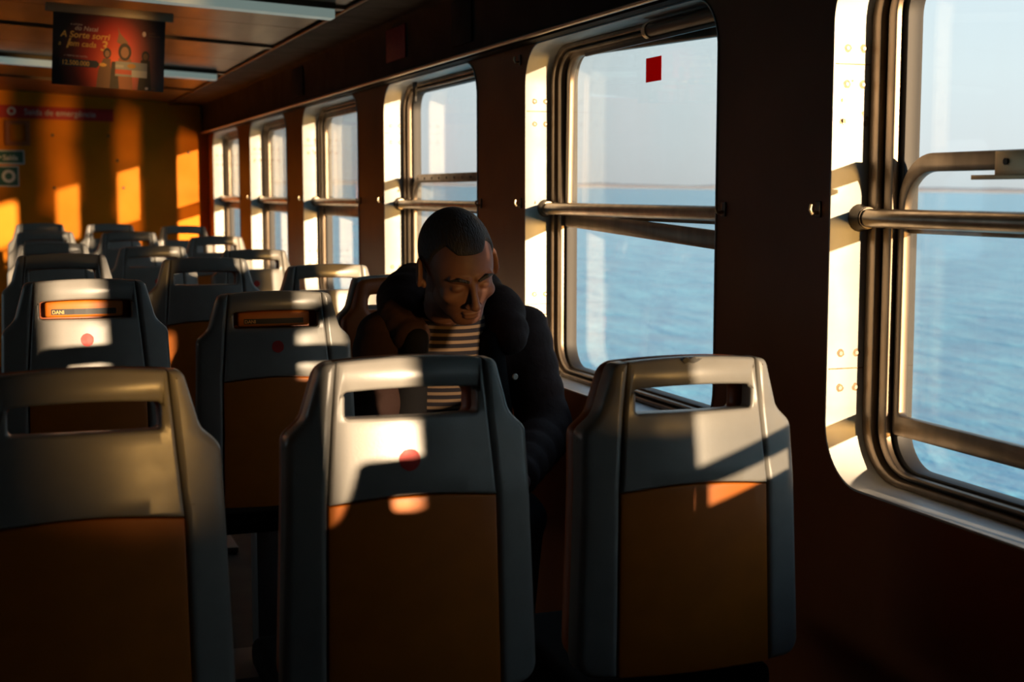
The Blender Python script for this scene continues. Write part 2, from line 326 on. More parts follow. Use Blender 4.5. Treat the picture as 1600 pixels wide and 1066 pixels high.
# ------------------------------------------------------------------ windows
SASH = {1: ('down', 0), 2: ('up', 2.0), 3: ('down', 0), 4: ('up', 0), 5: ('up', 0), 6: ('up', 0)}
def window(i, y0, y1):
    e = empty('window_%d' % (i+1), (0, 0, 0)); e['kind'] = 'structure'
    yc = (y0+y1)/2
    # cream reveal liner
    bm = ring(rrect(y0-.001, y1+.001, ZS-.001, ZT+.001, .121, 14), rrect(y0+.004, y1-.004, ZS+.004, ZT-.004, .116, 14), XW-.003, XO+.02, .0012)
    fin(bm, 'window_reveal', 'liner', e)
    # nested frame rings
    def R(iy, iz, r): return rrect(y0+iy, y1-iy, ZS+iz, ZT-iz, r, 12)
    fin(ring(R(.004, .004, .115), R(.036, .018, .10), 1.578, 1.63, .004), 'window_frame', 'alu', e)
    fin(ring(R(.036, .018, .10), R(.050, .024, .09), 1.592, 1.625, .003), 'window_gasket', 'rubber', e)
    fin(ring(R(.050, .024, .09), R(.078, .032, .08), 1.584, 1.62, .004), 'window_channel', 'alu', e)
    fin(ring(R(.078, .032, .08), R(.094, .038, .075), 1.598, 1.632, .002), 'window_bead', 'rubber', e)
    # outer pane
    bm = plate(R(.085, .034, .075), [], .004, 0); xf(bm, YZ); xf(bm, Matrix.Translation((1.629, 0, 0))); obj('window_pane', bm, 'glass', e)
    # sliding sash
    if i in SASH:
        st, tilt = SASH[i]; H = .535
        z0 = {'up': 1.178, 'down': .836}[st]; bb = {'up': .045, 'down': .038}[st]
        a, b_ = y0+.082, y1-.082
        piv = Matrix.Translation((0, yc, z0)) @ Matrix.Rotation(math.radians(tilt), 4, 'X') @ Matrix.Translation((0, -yc, -z0))
        o_ = fillet([(a, z0, .012), (b_, z0, .012), (b_, z0+H, .10), (a, z0+H, .10)], 10)
        i_ = fillet([(a+.022, z0+bb, .01), (b_-.022, z0+bb, .01), (b_-.022, z0+H-.034, .078), (a+.022, z0+H-.034, .078)], 10)
        bm = ring(o_, i_, 1.594, 1.612, .003); xf(bm, piv)
        s = fin(bm, 'window_sash', 'alu', e)
        bm = plate(fillet([(a+.02, z0+.02, .01), (b_-.02, z0+.02, .01), (b_-.02, z0+H-.03, .08), (a+.02, z0+H-.03, .08)], 8), [], .003, 0)
        xf(bm, YZ); xf(bm, Matrix.Translation((1.603, 0, 0))); xf(bm, piv); obj('sash_pane', bm, 'glass2', s)
        if i == 3:      # screw holes along the top bar
            for k in range(10):
                bm = bmesh.new(); bmesh.ops.create_cone(bm, cap_ends=True, segments=10, radius1=.0055, radius2=.0055, depth=.002)
                xf(bm, Matrix.Translation((1.5935, yc-.45+k*.1, z0+H-.017)) @ Matrix.Rotation(PI/2, 4, 'Y')); obj('screw_hole', bm, 'black', s)
        if i == 1:      # latch on the top bar
            bm = box(1.580, 1.594, 1.93, 2.07, z0+H-.050, z0+H-.042, .001); box(1.590, 1.594, 1.93, 2.02, z0+H-.045, z0+H-.002, .001, bm)
            lt = fin(bm, 'sash_latch', 'brass', s)
            bm = bmesh.new(); bmesh.ops.create_cone(bm, cap_ends=True, segments=14, radius1=.006, radius2=.005, depth=.004)
            xf(bm, Matrix.Translation((1.589, 1.99, z0+H-.02)) @ Matrix.Rotation(PI/2, 4, 'Y')); fin(bm, 'latch_screw', 'black', s)
    # rivets and joints on the jamb the camera sees
    for z in (1.543, .957):
        fin(box(XW+.001, XO-.022, y1-.0045-.0008, y1-.0040, z-.0012, z+.0012), 'reveal_joint', 'rust', e)
        for dz in (.030, -.038):
            for x in (1.527, 1.563):
                bm = bmesh.new(); bmesh.ops.create_cone(bm, cap_ends=True, segments=16, radius1=.0048, radius2=.0035, depth=.0016)
                bmesh.ops.create_cone(bm, cap_ends=True, segments=8, radius1=.0015, radius2=.0015, depth=.003)
                xf(bm, Matrix.Translation((x, y1-.0055, z+dz)) @ Matrix.Rotation(PI/2, 4, 'X')); rv = fin(bm, 'rivet', 'screw', e)
                L = [(.0070*(1+.3*random.random())*math.cos(t_), .0070*(1+.3*random.random())*math.sin(t_)) for t_ in [k*PI/8 for k in range(16)]]
                bm = plate(L, [], .0004, 0); xf(bm, Matrix.Translation((x, y1-.0044, z+dz)) @ XZ); obj('rust_ring', bm, 'rust', rv)
    # scratches / chipped paint
    for k in range(7 if i == 1 else 2):
        s = .002+.004*random.random(); x = 1.515+random.random()*.06; z = 1.43+random.random()*.09 if i == 1 else .8+random.random()*.8
        L = [(s*(.4+random.random())*math.cos(t_), 1.5*s*(.4+random.random())*math.sin(t_)) for t_ in [k2*PI/4 for k2 in range(8)]]
        bm = plate(L, [], .0004, 0); xf(bm, Matrix.Translation((x, y1-.0044, z)) @ XZ); obj('paint_chip', bm, 'rust', e)
    # transom behind the handrail
    if i: fin(box(1.606, 1.626, y0+.05, y1-.05, 1.222, 1.256, .004), 'transom', 'alu', e)
    return e
WL = ['nearest the camera at right edge', 'second window, with the red sticker', 'third window, behind the seated man', 'fourth window', 'fifth window', 'last window, beside the end wall']
for i, (a, b_) in enumerate(WINS):
    window(i, a, b_)
    if i == 0: continue
    # handrail across the window
    e = empty('handrail', (1.563, (a+b_)/2, 1.25)); tag(e, 'metal handrail across the ' + ['big window at the right edge of the photo', 'window with the red sticker', 'window directly behind the seated man', 'fourth window from the right edge', 'second window from the far wall', 'window closest to the far wall'][i-1], 'handrail', 'handrails across the windows')
    h = (b_-a)/2
    fin(tube([(0, -h+.03, 0), (0, h-.03, 0)], .018, 18), 'rail', 'rail', e)
    for s in (-1, 1):
        fin(tube([(0, s*(h-.03), 0), (.0, s*(h-.012), 0), (0, s*(h-.005), 0)], [.022, .024, .027], 18), 'end_flange', 'darkmetal', e)
        fin(tube([(0, s*(h-.035), .0), (0, s*(h-.028), 0)], [.0205, .0205], 18), 'collar', 'rail', e)
# curtain hooks on the wall posts
hk = 0
posts = [('at the dark post right of the red-stickered window', 2.385, 2.85), ('on the post behind the man head', 4.09, 4.55), ('on the post left of the man', 5.80, 6.26), ('on the fourth post', 7.5, 7.97), ('on the fifth post', 9.21, 9.67)]
def hook(y, z, label, grp='curtain hooks on the window posts'):
    e = empty('curtain_hook', (XW, y, z)); tag(e, label, 'hook', grp)
    fin(box(-.004, 0, -.010, .010, -.016, .016, .002), 'hook_plate', 'darkmetal', e)
    fin(tube([(-.004, 0, -.006), (-.016, 0, -.008), (-.020, 0, 0), (-.018, 0, .010)], .0035, 8), 'hook_arm', 'brass', e)
names = ['window at the right edge', 'red-stickered window', 'window behind the man', 'fourth window', 'fifth window', 'last window']
for k in range(5):
    yy = 2.385+P*k
    hook(yy+.042, 1.266, 'small pale hook on the post just past the %s' % names[k])
    hook(yy+P-1.24-.035, 1.262, 'small dark hook on the near edge of the post before the %s' % names[k+1])
hook(4.09+.05, 1.70, 'tiny pale hook high on the post behind the red-stickered window')
# window stickers and blinds
s = obj('window_sticker', xf(xf(box(-.046, .046, -.0005, .0005, -.031, .031), Matrix.Identity(4)), Matrix.Rotation(PI/2, 4, 'Z')), 'redfilm', loc=(1.5925, 3.385, 1.615)); tag(s, 'plain red square sticker on the glass of the second window', 'sticker')
e = empty('roller_blind', (1.555, 3.2, 1.70)); tag(e, 'small dark rolled blind at the top of the red-stickered window', 'blind')
fin(tube([(0, -.32, .006), (0, .12, .006)], .018, 14), 'blind_roll', 'darkmetal', e); fin(tube([(0, .12, .006), (0, .14, .006)], .021, 14), 'end_cap', 'brass', e)
fin(box(-.004, .004, -.30, .55, -.022, -.012, .002), 'blind_bar', 'darkmetal', e)
bm = plate(fillet([(-.018, 0, .002), (.018, 0, .002), (.012, -.085, .012), (-.012, -.085, .012)], 5), [], .01, .003); xf(bm, YZ)
tag(fin(bm, 'blind_pull', 'rubber', loc=(1.555, 5.52, 1.735)), 'dark tongue-shaped blind pull hanging at the top of the window behind the man', 'blind pull')
e = empty('notice_plate', (1.4475, 5.40, 1.868)); tag(e, 'dull red square notice on the coving above the windows', 'sign')
fin(box(-.004, .001, -.14, .14, -.062, .062, .001), 'plate', M['red'], e)
for (yy, hh, nm) in ((4.56, .11, 'nearer of the two recessed hatch covers in the coving'), (7.35, .14, 'farther of the two hatch covers in the coving')):
    bm = plate(rrect(-hh, hh, -.075, .075, .01), [], .008, .0015); xf(bm, YZ)
    o = fin(bm, 'hatch_cover', 'coving', loc=(1.447, yy, 1.86)); tag(o, 'dark brown hatch cover, ' + nm, 'hatch')

# unseen curtain folds added in the big window to keep sun off the man
def curtain(y0, y1, z0, label):
    bm = bmesh.new(); prev = None; N = max(6, int((y1-y0)/.008))
    for k in range(N+1):
        y = y0+(y1-y0)*k/N; x = 1.535+.006*math.sin(y*95)+.003*math.sin(y*41+1)
        q = [bm.verts.new((x-dx, y, z)) for dx in (0, .002) for z in (z0, 1.69)]
        if prev:
            for a_, b_ in ((0, 1), (3, 2), (2, 0), (1, 3)): bm.faces.new((prev[a_], prev[b_], q[b_], q[a_]))
        else: bm.faces.new((q[0], q[2], q[3], q[1]))
        prev = q
    bm.faces.new((prev[1], prev[3], prev[2], prev[0]))
    o = fin(bm, 'curtain', 'curtain', ang=60); tag(o, label, 'curtain', 'added sun-blocking curtains of the big window'); return o
curtain(.84, 1.07, 1.12, 'short unseen curtain end added to block sun on the near side of the big right-hand window')
curtain(1.075, 1.70, 1.02, 'unseen dark curtain added to block sun on the near side of the big right-hand window')
curtain(1.735, 1.865, 1.02, 'narrow unseen curtain fold added to block sun in the big right-hand window')

# unseen box and bar added to shape the sun patch on the nearest seat
e = empty('sun_block_box', (1.47, .55, 0)); tag(e, 'unseen low box with a bar, added to block sun under the near end of the big window', 'cabinet')
fin(box(-.03, .028, -.75, .82, .0, .885, .006), 'sun_block_body', 'wall', e)
fin(tube([(0, -.74, .945), (0, .81, .945)], .019, 12), 'sun_block_bar', 'rail', e)
for y in (-.7, .05, .78): fin(tube([(0, y, .88), (0, y, .945)], .010, 10), 'sun_block_post', 'rail', e)

# ------------------------------------------------------------------ end wall fittings
def disc_on_wall(x, z, r, m, y, name, parent, hole=0, t=.002):
    L = [(r*math.cos(a), r*math.sin(a)) for a in [k*PI/16 for k in range(32)]]
    H = [[(hole*math.cos(a), hole*math.sin(a)) for a in [k*PI/16 for k in range(32)]]] if hole else []
    bm = plate(L, H, t, 0); xf(bm, Matrix.Translation((x, y, z)) @ XZ); return obj(name, bm, m, parent)
e = empty('emergency_sign', (0, YF, 0)); tag(e, 'long red emergency sign with pale lettering high on the end wall', 'sign')
bm = plate([(-.55, 1.855), (.80, 1.825), (.80, 1.915), (-.55, 1.95)], [], .006, .001); xf(bm, XZ @ Matrix.Identity(4)); xf(bm, Matrix.Translation((0, -.004, 0)))
fin(bm, 'sign_board', M['redwin'], e)
text('Saída de emergência', .062, 'lettering', 'white', e, Matrix.Translation((.165, -.0085, 1.868)) @ Matrix.Rotation(.024, 4, 'Y') @ TXT, xs=1.0)
disc_on_wall(.078, 1.892, .03, 'white', -.009, 'ring_symbol', e, .016)
e = empty('alarm_box', (.115, YF, 1.732)); tag(e, 'square orange wall box with a rounded inset cover on the end wall', 'box')
bm = plate(rrect(-.088, .088, -.092, .092, .008), [rrect(-.055, .055, -.062, .065, .02)], .03, .003); xf(bm, XZ); xf(bm, Matrix.Translation((0, -.015, 0)))
fin(bm, 'box_frame', mat('box_orange', (.45, .11, .03, 1), .5), e)
bm = plate(fillet([(-.054, .064, .004), (.054, .064, .004), (.054, -.058, .03), (-.054, -.058, .03)]), [], .012, .004); xf(bm, XZ); xf(bm, Matrix.Translation((0, -.006, 0)))
fin(bm, 'cover', 'wall_end', e)
e = empty('exit_sign', (.04, YF, 1.555)); tag(e, 'dark green exit sign with arrow and pale letters on the end wall', 'sign')
fin(box(-.16, .118, -.006, 0, -.052, .052, .001), 'sign_border', 'white', e); fin(box(-.15, .108, -.0075, -.005, -.042, .042, .0005), 'sign_board', 'green', e)
text('Saída', .052, 'lettering', 'white', e, Matrix.Translation((-.035, -.0078, -.02)) @ TXT, bold=True)
bm = plate([(-.10, 0), (-.075, .018), (-.075, .006), (-.045, .006), (-.045, -.006), (-.075, -.006), (-.075, -.018)], [], .001, 0); xf(bm, XZ); xf(bm, Matrix.Translation((0, -.008, 0))); obj('arrow', bm, 'white', e)
e = empty('lifebuoy_sign', (.03, YF, 1.415)); tag(e, 'dark green square sign with a pale ring below the exit sign', 'sign')
fin(box(-.10, .085, -.006, 0, -.075, .075, .001), 'sign_border', 'white', e); fin(box(-.092, .077, -.0075, -.005, -.067, .067, .0005), 'sign_board', 'green', e)
disc_on_wall(.012, 0, .048, 'white', -.009, 'ring_symbol', e, .026)
for k, (x, z) in enumerate([(.36, 1.72), (.76, 1.72), (.82, 1.535), (1.35, 1.60), (.86, 1.33), (.36, 1.33)]):
    bm = bmesh.new(); bmesh.ops.create_uvsphere(bm, u_segments=10, v_segments=6, radius=.011); bmesh.ops.scale(bm, vec=(1, .4, 1), verts=bm.verts)
    o = fin(bm, 'wall_bolt', 'darkmetal', loc=(x, YF-.002, z)); tag(o, 'small dark bolt head on the amber end wall', 'bolt', 'bolt heads on the end wall')

# ------------------------------------------------------------------ hanging poster
e = empty('hanging_poster', (.407, 5.7, 1.98)); e.rotation_euler = (0, math.atan(.055), 0)
tag(e, 'dark red lottery poster with golden lettering hanging from the ceiling', 'poster')
fin(box(-.235, .235, -.012, .012, -.018, .016, .004), 'hanging_rail', mat('rail_brown', (.26, .17, .11, 1), .4), e)
pm = bpy.data.materials.new('poster_print'); pm.use_nodes = True; n = pm.node_tree.nodes; l = pm.node_tree.links; b = n['Principled BSDF']
t = n.new('ShaderNodeTexCoord'); mp = n.new('ShaderNodeMapping'); mp.inputs['Location'].default_value = (-.015, 0, .155); mp.inputs['Scale'].default_value = (1, 1, .85); l.new(t.outputs['Object'], mp.inputs[0])
gr = n.new('ShaderNodeVectorMath'); gr.operation = 'LENGTH'; l.new(mp.outputs[0], gr.inputs[0])
cr = n.new('ShaderNodeValToRGB'); l.new(gr.outputs['Value'], cr.inputs[0])
cr.color_ramp.elements[0].position = 0; cr.color_ramp.elements[0].color = (.95, .075, .004, 1); cr.color_ramp.elements[1].position = .2; cr.color_ramp.elements[1].color = (.010, .006, .012, 1)
x_ = cr.color_ramp.elements.new(.09); x_.color = (.62, .020, .008, 1); x_ = cr.color_ramp.elements.new(.15); x_.color = (.12, .008, .010, 1)
l.new(cr.outputs[0], b.inputs['Base Color']); b.inputs['Roughness'].default_value = .45
fin(box(-.206, .206, -.0015, .0015, -.286, -.018, .0004), 'poster_panel', pm, e)
gold = mat('gold_print', (1.0, .48, .09, 1), .5); pale = mat('pale_pink_print', (.9, .62, .52, 1), .5)
def ptext(s, size, x, z, m, **k): text(s, size, 'lettering', m, e, Matrix.Translation((x, -.002, z)) @ TXT, ext=.0003, **k)
ptext('A LOTARIA', .0085, -.142, -.060, pale); ptext('do Natal', .024, -.128, -.078, pale, shear=.2)
ptext('A Sorte sorri', .033, -.178, -.106, gold, shear=.2, bold=True); ptext('a', .024, -.186, -.138, gold, shear=.2)
ptext('1', .052, -.166, -.146, gold, shear=.3, bold=True); ptext('em cada', .030, -.148, -.138, gold, shear=.2, bold=True); ptext('3', .052, -.034, -.147, gold, shear=.2, bold=True)
ptext('1.º PRÉMIO DO NATAL', .0085, -.165, -.178, pale)
navy = mat('navy_print', (.012, .016, .04, 1), .5)
def pshape(L, m, name='printed_shape', y=-.0018, t=.0006):
    bm = plate(L, [], t, 0); xf(bm, Matrix.Translation((0, y, 0)) @ XZ); return obj(name, bm, m, e)
pshape([(-.18, -.187), (-.045, -.187), (-.032, -.200), (-.045, -.214), (-.18, -.214)], navy); ptext('12.500.000', .024, -.172, -.209, gold, bold=True, xs=.95)
def pell(x, z, a, c, m, y=-.0021, t=.0006): pshape([(x+a*math.cos(q), z+c*math.sin(q)) for q in [k*PI/12 for k in range(24)]], m, y=y, t=t)
dk = mat('dark_costume_print', (.03, .012, .012, 1), .5); br = mat('bronze_print', (.22, .09, .04, 1), .5); skp = mat('face_print', (.40, .17, .09, 1), .5)
pshape([(.030, -.05), (.038, -.075), (.070, -.11), (.055, -.125), (.028, -.11), (.034, -.08)], mat('smoke_print', (.30, .13, .06, 1), .5))
for x, z, s in ((-.007, -.155, .9), (.058, -.145, 1.5), (.135, -.155, .9)):
    pell(x, z, .016*s, .022*s, dk); pell(x, z-.002, .010*s, .014*s, skp if x < .1 else br, y=-.0026)
pshape([(-.020, -.175), (.006, -.175), (.012, -.286), (-.045, -.286), (-.038, -.22)], br, y=-.0020)
pshape([(.010, -.185), (.030, -.185), (.040, -.286), (.005, -.286)], dk, y=-.0023)
pshape([(.035, -.17), (.082, -.17), (.090, -.286), (.032, -.286)], mat('copper_print', (.38, .11, .04, 1), .5), y=-.0020)
pshape([(.118, -.17), (.152, -.17), (.160, -.286), (.108, -.286)], dk, y=-.0020)
pell(-.022, -.200, .014, .007, gold, y=-.0028)
pshape([(.024, -.182), (.142, -.182), (.142, -.238), (.024, -.238)], mat('ticket_sky_print', (.35, .33, .32, 1), .5), y=-.0032, t=.0008)
pshape([(.024, -.212), (.085, -.212), (.085, -.230), (.024, -.230)], mat('ticket_red_print', (.65, .09, .05, 1), .5), y=-.0038, t=.0006)
pshape([(.085, -.212), (.142, -.212), (.142, -.238), (.085, -.238)], mat('ticket_white_print', (.62, .55, .50, 1), .5), y=-.0038, t=.0006)
pell(.084, -.197, .016, .009, mat('ticket_gold_print', (.60, .28, .05, 1), .5), y=-.0038)
pshape([(.024, -.195), (.055, -.195), (.055, -.205), (.024, -.205)], mat('ticket_car_print', (.5, .45, .42, 1), .5), y=-.0038)
pell(.128, -.072, .007, .010, pale); ptext('JOGOS', .008, .145, -.070, br); ptext('SANTA CASA', .007, .145, -.080, br); pell(.142, -.277, .006, .005, pale); ptext('SORTE', .007, .155, -.280, br)

# ------------------------------------------------------------------ seats
T = 1.04; KS = .886
def lean(z): return -.11*min(max(T-.09-z, 0), .15)-.03*max(0, T-.24-z)      # the panel slopes out below the grip, then runs nearly upright
def bend(bm, cx=.6, dx=.02, zs=(.5, .65, T-.245, T-.23, T-.20, T-.16, T-.12, T-.10, T-.08)):
    bmesh.ops.dissolve_limit(bm, angle_limit=.01, verts=bm.verts, edges=bm.edges)
    k = -.24
    while k <= .24:
        bmesh.ops.bisect_plane(bm, geom=bm.verts[:]+bm.edges[:]+bm.faces[:], plane_co=(k, 0, 0), plane_no=(1, 0, 0), dist=1e-6); k += dx
    for z in zs: bmesh.ops.bisect_plane(bm, geom=bm.verts[:]+bm.edges[:]+bm.faces[:], plane_co=(0, 0, z), plane_no=(0, 0, 1), dist=1e-6)
    for v in bm.verts:
        x, z = v.co.x, v.co.z
        v.co.y += cx*x*x+lean(z)
        v.co.z += .010*(1-(x/.16)**2) if z > T-.06 and abs(x) < .16 else 0
    return bm
def seat_outline(e=0.0):
    h = [(.158-e, T-e, .032), (.186-e, T-.098-e, .05), (.219-e, T-.128-e, .03), (.236-e, T-.60+e, .05)]
    return fillet(h+[(-x, z, r) for x, z, r in h[::-1]], 7)
SLOT = rrect(-.120, .120, T-.094, T-.053, .007, 4)
def xzplate(outline, holes, y0, y1, bev, **k):
    bm = plate(outline, holes, y1-y0, bev, k.pop('res', 3)); xf(bm, XZ); xf(bm, Matrix.Translation((0, (y0+y1)/2, 0))); return bend(bm, **k)
def make_seat(kind):
    e = empty('ferry_seat')
    g = .0012
    top = [(-.133+g, T, .004), (.133-g, T, .004), (.154-g, T-.242, 0)]
    arch = [(.154-g-(.308-2*g)*k/12, T-.242+.012*math.sin(PI*k/12)) for k in range(1, 12)]
    bm = xzplate(fillet(top+arch+[(-.154+g, T-.242, 0)], 4), [SLOT], 0, .042, .006)
    # round the grab handle: pull its upper and lower edges forward
    for v in bm.verts:
        z = v.co.z
        if z > T-.054: 
            tt = (z-(T-.024))/.030
            if v.co.y-.6*v.co.x**2-lean(z) < .02: v.co.y += .012*min(1, tt*tt)
    # lip below the slot
    fin(bm, 'upper_panel', 'seatgrey', e, ang=50)
    for s in (-1, 1):
        L = [(.133*s, T), (.158*s, T, .032), (.186*s, T-.098, .05), (.219*s, T-.128, .03), (.236*s, T-.60, .05), (.160*s, T-.60), (.154*s, T-.242)]
        if s < 0: L = L[::-1]
        bm = xzplate(fillet(L, 7), [], .001, .062, .013, res=4)
        fin(bm, 'side_rail', 'seatgrey', e, ang=60)
    arch2 = [(.154-g-(.308-2*g)*k/12, T-.2445+.012*math.sin(PI*k/12)) for k in range(0, 13)]
    bm = xzplate([(-.159, T-.60), (.159, T-.60)]+arch2, [], .004, .018, .003)
    fin(bm, 'back_panel', 'seatorange', e, ang=50)
    # moulded front shell, its own grip slot a little lower
    sl = rrect(-.120, .120, T-.104, T-.059, .010, 4) if kind != 'narrow' else rrect(-.120, .120, T-.094, T-.071, .010, 4)
    bm = xzplate(seat_outline(.004), [sl] if kind != 'insert' else [], .064, .115, .022, res=4, dx=.03)
    fin(bm, 'front_shell', 'shell', e, ang=60)
    if kind == 'insert':      # orange moulded block with a printed strip filling the handle slot
        bm = xzplate(rrect(-.106, .098, T-.090, T-.056, .006, 4), [], .022, .066, .006, dx=.03)
        ins = fin(bm, 'slot_insert', 'seatorange', e, ang=50)
        bm = xzplate(rrect(-.090, .080, T-.083, T-.068, .002, 3), [], .0212, .0232, 0, dx=.03)
        lb = obj('printed_strip', bm, 'black', ins)
        tx = text('DANI', .013, 'lettering', 'gold_letters', ins, Matrix.Translation((-.088, .0208, T-.0805)) @ TXT, bold=True)
        for v in tx.data.vertices: v.co.y += .6*v.co.x**2
    for o in [c for c in e.children]+[g_ for c in e.children for g_ in c.children]:      # back proper, narrower than the drawing it was laid out on
        for v in o.data.vertices: v.co.x *= KS; v.co.y *= KS; v.co.z = T+(v.co.z-T)*KS
    # cushion pan and pedestal
    bm = box(-.19, .19, .06, .44, .42, .475, .024, seg=4)
    for v in bm.verts: v.co.z += .03*max(0, (v.co.y-.22)/.25)**2
    fin(bm, 'seat_pan', 'black_cloth', e, ang=60)
    bm = box(-.03, .03, .20, .30, .02, .42, .008); fin(bm, 'pedestal', 'metal', e)
    fin(box(-.11, .11, .12, .38, 0, .022, .006), 'foot_plate', 'metal', e)
    return e
protos = {}
def place(kind, x, y, top, label, rz=0, sticker=None, group='grey and orange ferry seats'):
    if kind not in protos: protos[kind] = make_seat(kind); o = protos[kind]
    else:
        o = copy_tree(protos[kind])
        for ch in [c for c in o.children if c.name.startswith('dot_sticker') or c.name.startswith('ink_mark')]: bpy.data.objects.remove(ch)
    o.location = (x, y, 0); o.scale = (1, 1, top/(T+.008)); o.rotation_euler = (0, 0, rz); tag(o, label, 'seat', group)
    STK.append((o, sticker)); return o
STK = []
A = 'seat in the leftmost column, '; B_ = 'seat in the middle column, '; C_ = 'seat in the column along the windows, '
place('open', .100, 2.1, 1.045, 'unlit grey-backed seat cut by the left edge in the nearest row')
place('open', .586, 2.1, 1.045, 'nearest-row middle seat with worn red dot and orange back panel', sticker=(-.010, .0185))
c0 = place('open', 1.073, 2.1, 1.026, 'nearest-row seat beside the window post with an ink mark on its handle')
place('insert', .178, 3.55, 1.091, 'second-row seat at left with a bright red dot and sunlit printed strip in its slot', sticker=(0, .0165, .020))
place('insert', .637, 3.55, 1.051, 'second-row seat left of the man with a dim red dot and printed strip', sticker=(0, .0165, .022))
place('open', 1.12, 4.22, 1.05, 'seat the man in the brown jacket sits on', rz=PI)
place('open', .177, 4.96, 1.095, 'third-row leftmost seat with sunlit right corner', sticker=(-.02, .015))
place('open', .649, 4.96, 1.075, 'third-row middle seat with sun only on its right side')
place('open', 1.080, 4.96, 1.045, 'third-row seat beside the windows, half in sun, left of the man')
place('open', .197, 6.5, 1.079, 'fourth-row leftmost seat, third from the far wall')
place('open', .620, 6.5, 1.060, 'fourth-row middle seat with a dim red dot', sticker=(.02, .0155))
place('open', 1.075, 6.5, 1.039, 'fourth-row seat beside the windows with a dull red dot', sticker=(0, .0155))
place('open', .205, 8.0, 1.093, 'leftmost seat in the last row but one')
place('open', .638, 8.0, 1.085, 'middle seat in the last row but one')
place('open', 1.11, 8.0, 1.056, 'seat beside the windows in the last row but one')
place('open', .210, 9.5, 1.103, 'leftmost seat in the farthest row before the end wall')
place('open', .640, 9.5, 1.096, 'middle seat in the farthest row before the end wall')
place('open', 1.103, 9.5, 1.080, 'farthest-row seat beside the last window')
place('narrow', 1.055, .46, 1.020, 'grey seat standing beside the camera by the big window')      # outside the frame; its shadow falls on the middle seat
for o, s in STK:
    if s:
        dx, r = s[:2]; z0 = T-.168+(s[2] if len(s) > 2 else 0)
        L = [(r*(1+.07*random.random())*math.cos(a), z0+r*(1+.07*random.random())*math.sin(a)) for a in [k*PI/12 for k in range(24)]]
        bm = plate(L, [], .0010, 0); xf(bm, XZ); bmesh.ops.bisect_plane(bm, geom=bm.verts[:]+bm.edges[:]+bm.faces[:], plane_co=(0, 0, 0), plane_no=(1, 0, 0))
        for v in bm.verts: v.co.x += dx; v.co.y += .6*v.co.x**2+lean(v.co.z)-.0008; v.co = Vector((v.co.x*KS, v.co.y*KS, T+(v.co.z-T)*KS))
        obj('dot_sticker', bm, 'red', o)
bm = plate([(-.017, .001), (-.010, .006), (-.002, .003), (.006, .007), (.010, .002), (.020, .003), (.012, -.002), (.004, -.005), (-.006, -.003), (-.012, -.005)], [], .0012, 0)
xf(bm, XZ); xf(bm, Matrix.Translation((-.008, .0055, T+.004))); obj('ink_mark', bm, 'black', c0)

# ------------------------------------------------------------------ the man (implicit surfaces meshed with surface nets)
def capsule(X, a, b, ra, rb):
    a = np.array(a, np.float32); b = np.array(b, np.float32); ab = b-a; L = float(ab@ab)+1e-9
    t = np.clip(((X-a)@ab)/L, 0, 1); return np.linalg.norm(X-a-t[..., None]*ab, axis=-1)-(ra+(rb-ra)*t)
def ellip(X, c, r, M3=None):
    d = X-np.array(c, np.float32)
    if M3 is not None: d = d @ M3
    r = np.array(r, np.float32); k0 = np.linalg.norm(d/r, axis=-1); k1 = np.linalg.norm(d/(r*r), axis=-1)+1e-9
    return k0*(k0-1)/k1
def smin(a, b, k):
    h = np.clip(.5+.5*(b-a)/k, 0, 1); return b*(1-h)+a*h-k*h*(1-h)
def smax(a, b, k): return -smin(-a, -b, k)
def nets(fn, lo, hi, h):
    lo = np.array(lo, np.float32); nn = [int(math.ceil((hi[i]-lo[i])/h))+1 for i in range(3)]
    g = np.stack(np.meshgrid(*[lo[i]+h*np.arange(nn[i], dtype=np.float32) for i in range(3)], indexing='ij'), -1)
    D = fn(g); s = D < 0
    nx, ny, nz = nn; cs = (nx-1, ny-1, nz-1)
    acc = np.zeros(cs+(3,), np.float32); cnt = np.zeros(cs, np.float32)
    co = [(i, j, k) for i in (0, 1) for j in (0, 1) for k in (0, 1)]
    sl = lambda A, c: A[c[0]:cs[0]+c[0], c[1]:cs[1]+c[1], c[2]:cs[2]+c[2]]
    for c in co:
        for ax in range(3):
            if c[ax]: continue
            d = list(c); d[ax] = 1; a = sl(D, c); b = sl(D, d); m = (a < 0) != (b < 0)
            t = np.where(m, a/(a-b+1e-12), 0)
            off = np.zeros(cs+(3,), np.float32); off += np.array(c, np.float32); off[..., ax] = t
            acc += off*m[..., None]; cnt += m
    act = cnt > 0; idx = -np.ones(cs, np.int64); idx[act] = np.arange(act.sum())
    ii = np.argwhere(act); V = lo+h*(ii+acc[act]/cnt[act][:, None])
    Fs = []
    for ax in range(3):
        a1, a2 = (ax+1) % 3, (ax+2) % 3
        A = [slice(1, c) for c in cs]; A[ax] = slice(0, cs[ax]); B = list(A); B[ax] = slice(1, cs[ax]+1)
        m = s[tuple(A)] != s[tuple(B)]; p = np.argwhere(m)
        if not len(p): continue
        base = p.copy()
        for q in (a1, a2): base[:, q] += 1
        fl = s[tuple(A)][m]
        def ix(o1, o2):
            q = base.copy(); q[:, a1] -= o1; q[:, a2] -= o2; return idx[q[:, 0], q[:, 1], q[:, 2]]
        Q = np.stack([ix(1, 1), ix(0, 1), ix(0, 0), ix(1, 0)], 1); Q[~fl] = Q[~fl][:, ::-1]; Fs.append(Q)
    Q = np.concatenate(Fs); Q = Q[(Q >= 0).all(1)]
    me = bpy.data.meshes.new('n'); me.from_pydata(V.tolist(), [], Q.tolist()); me.update()
    for p in me.polygons: p.use_smooth = True
    return me
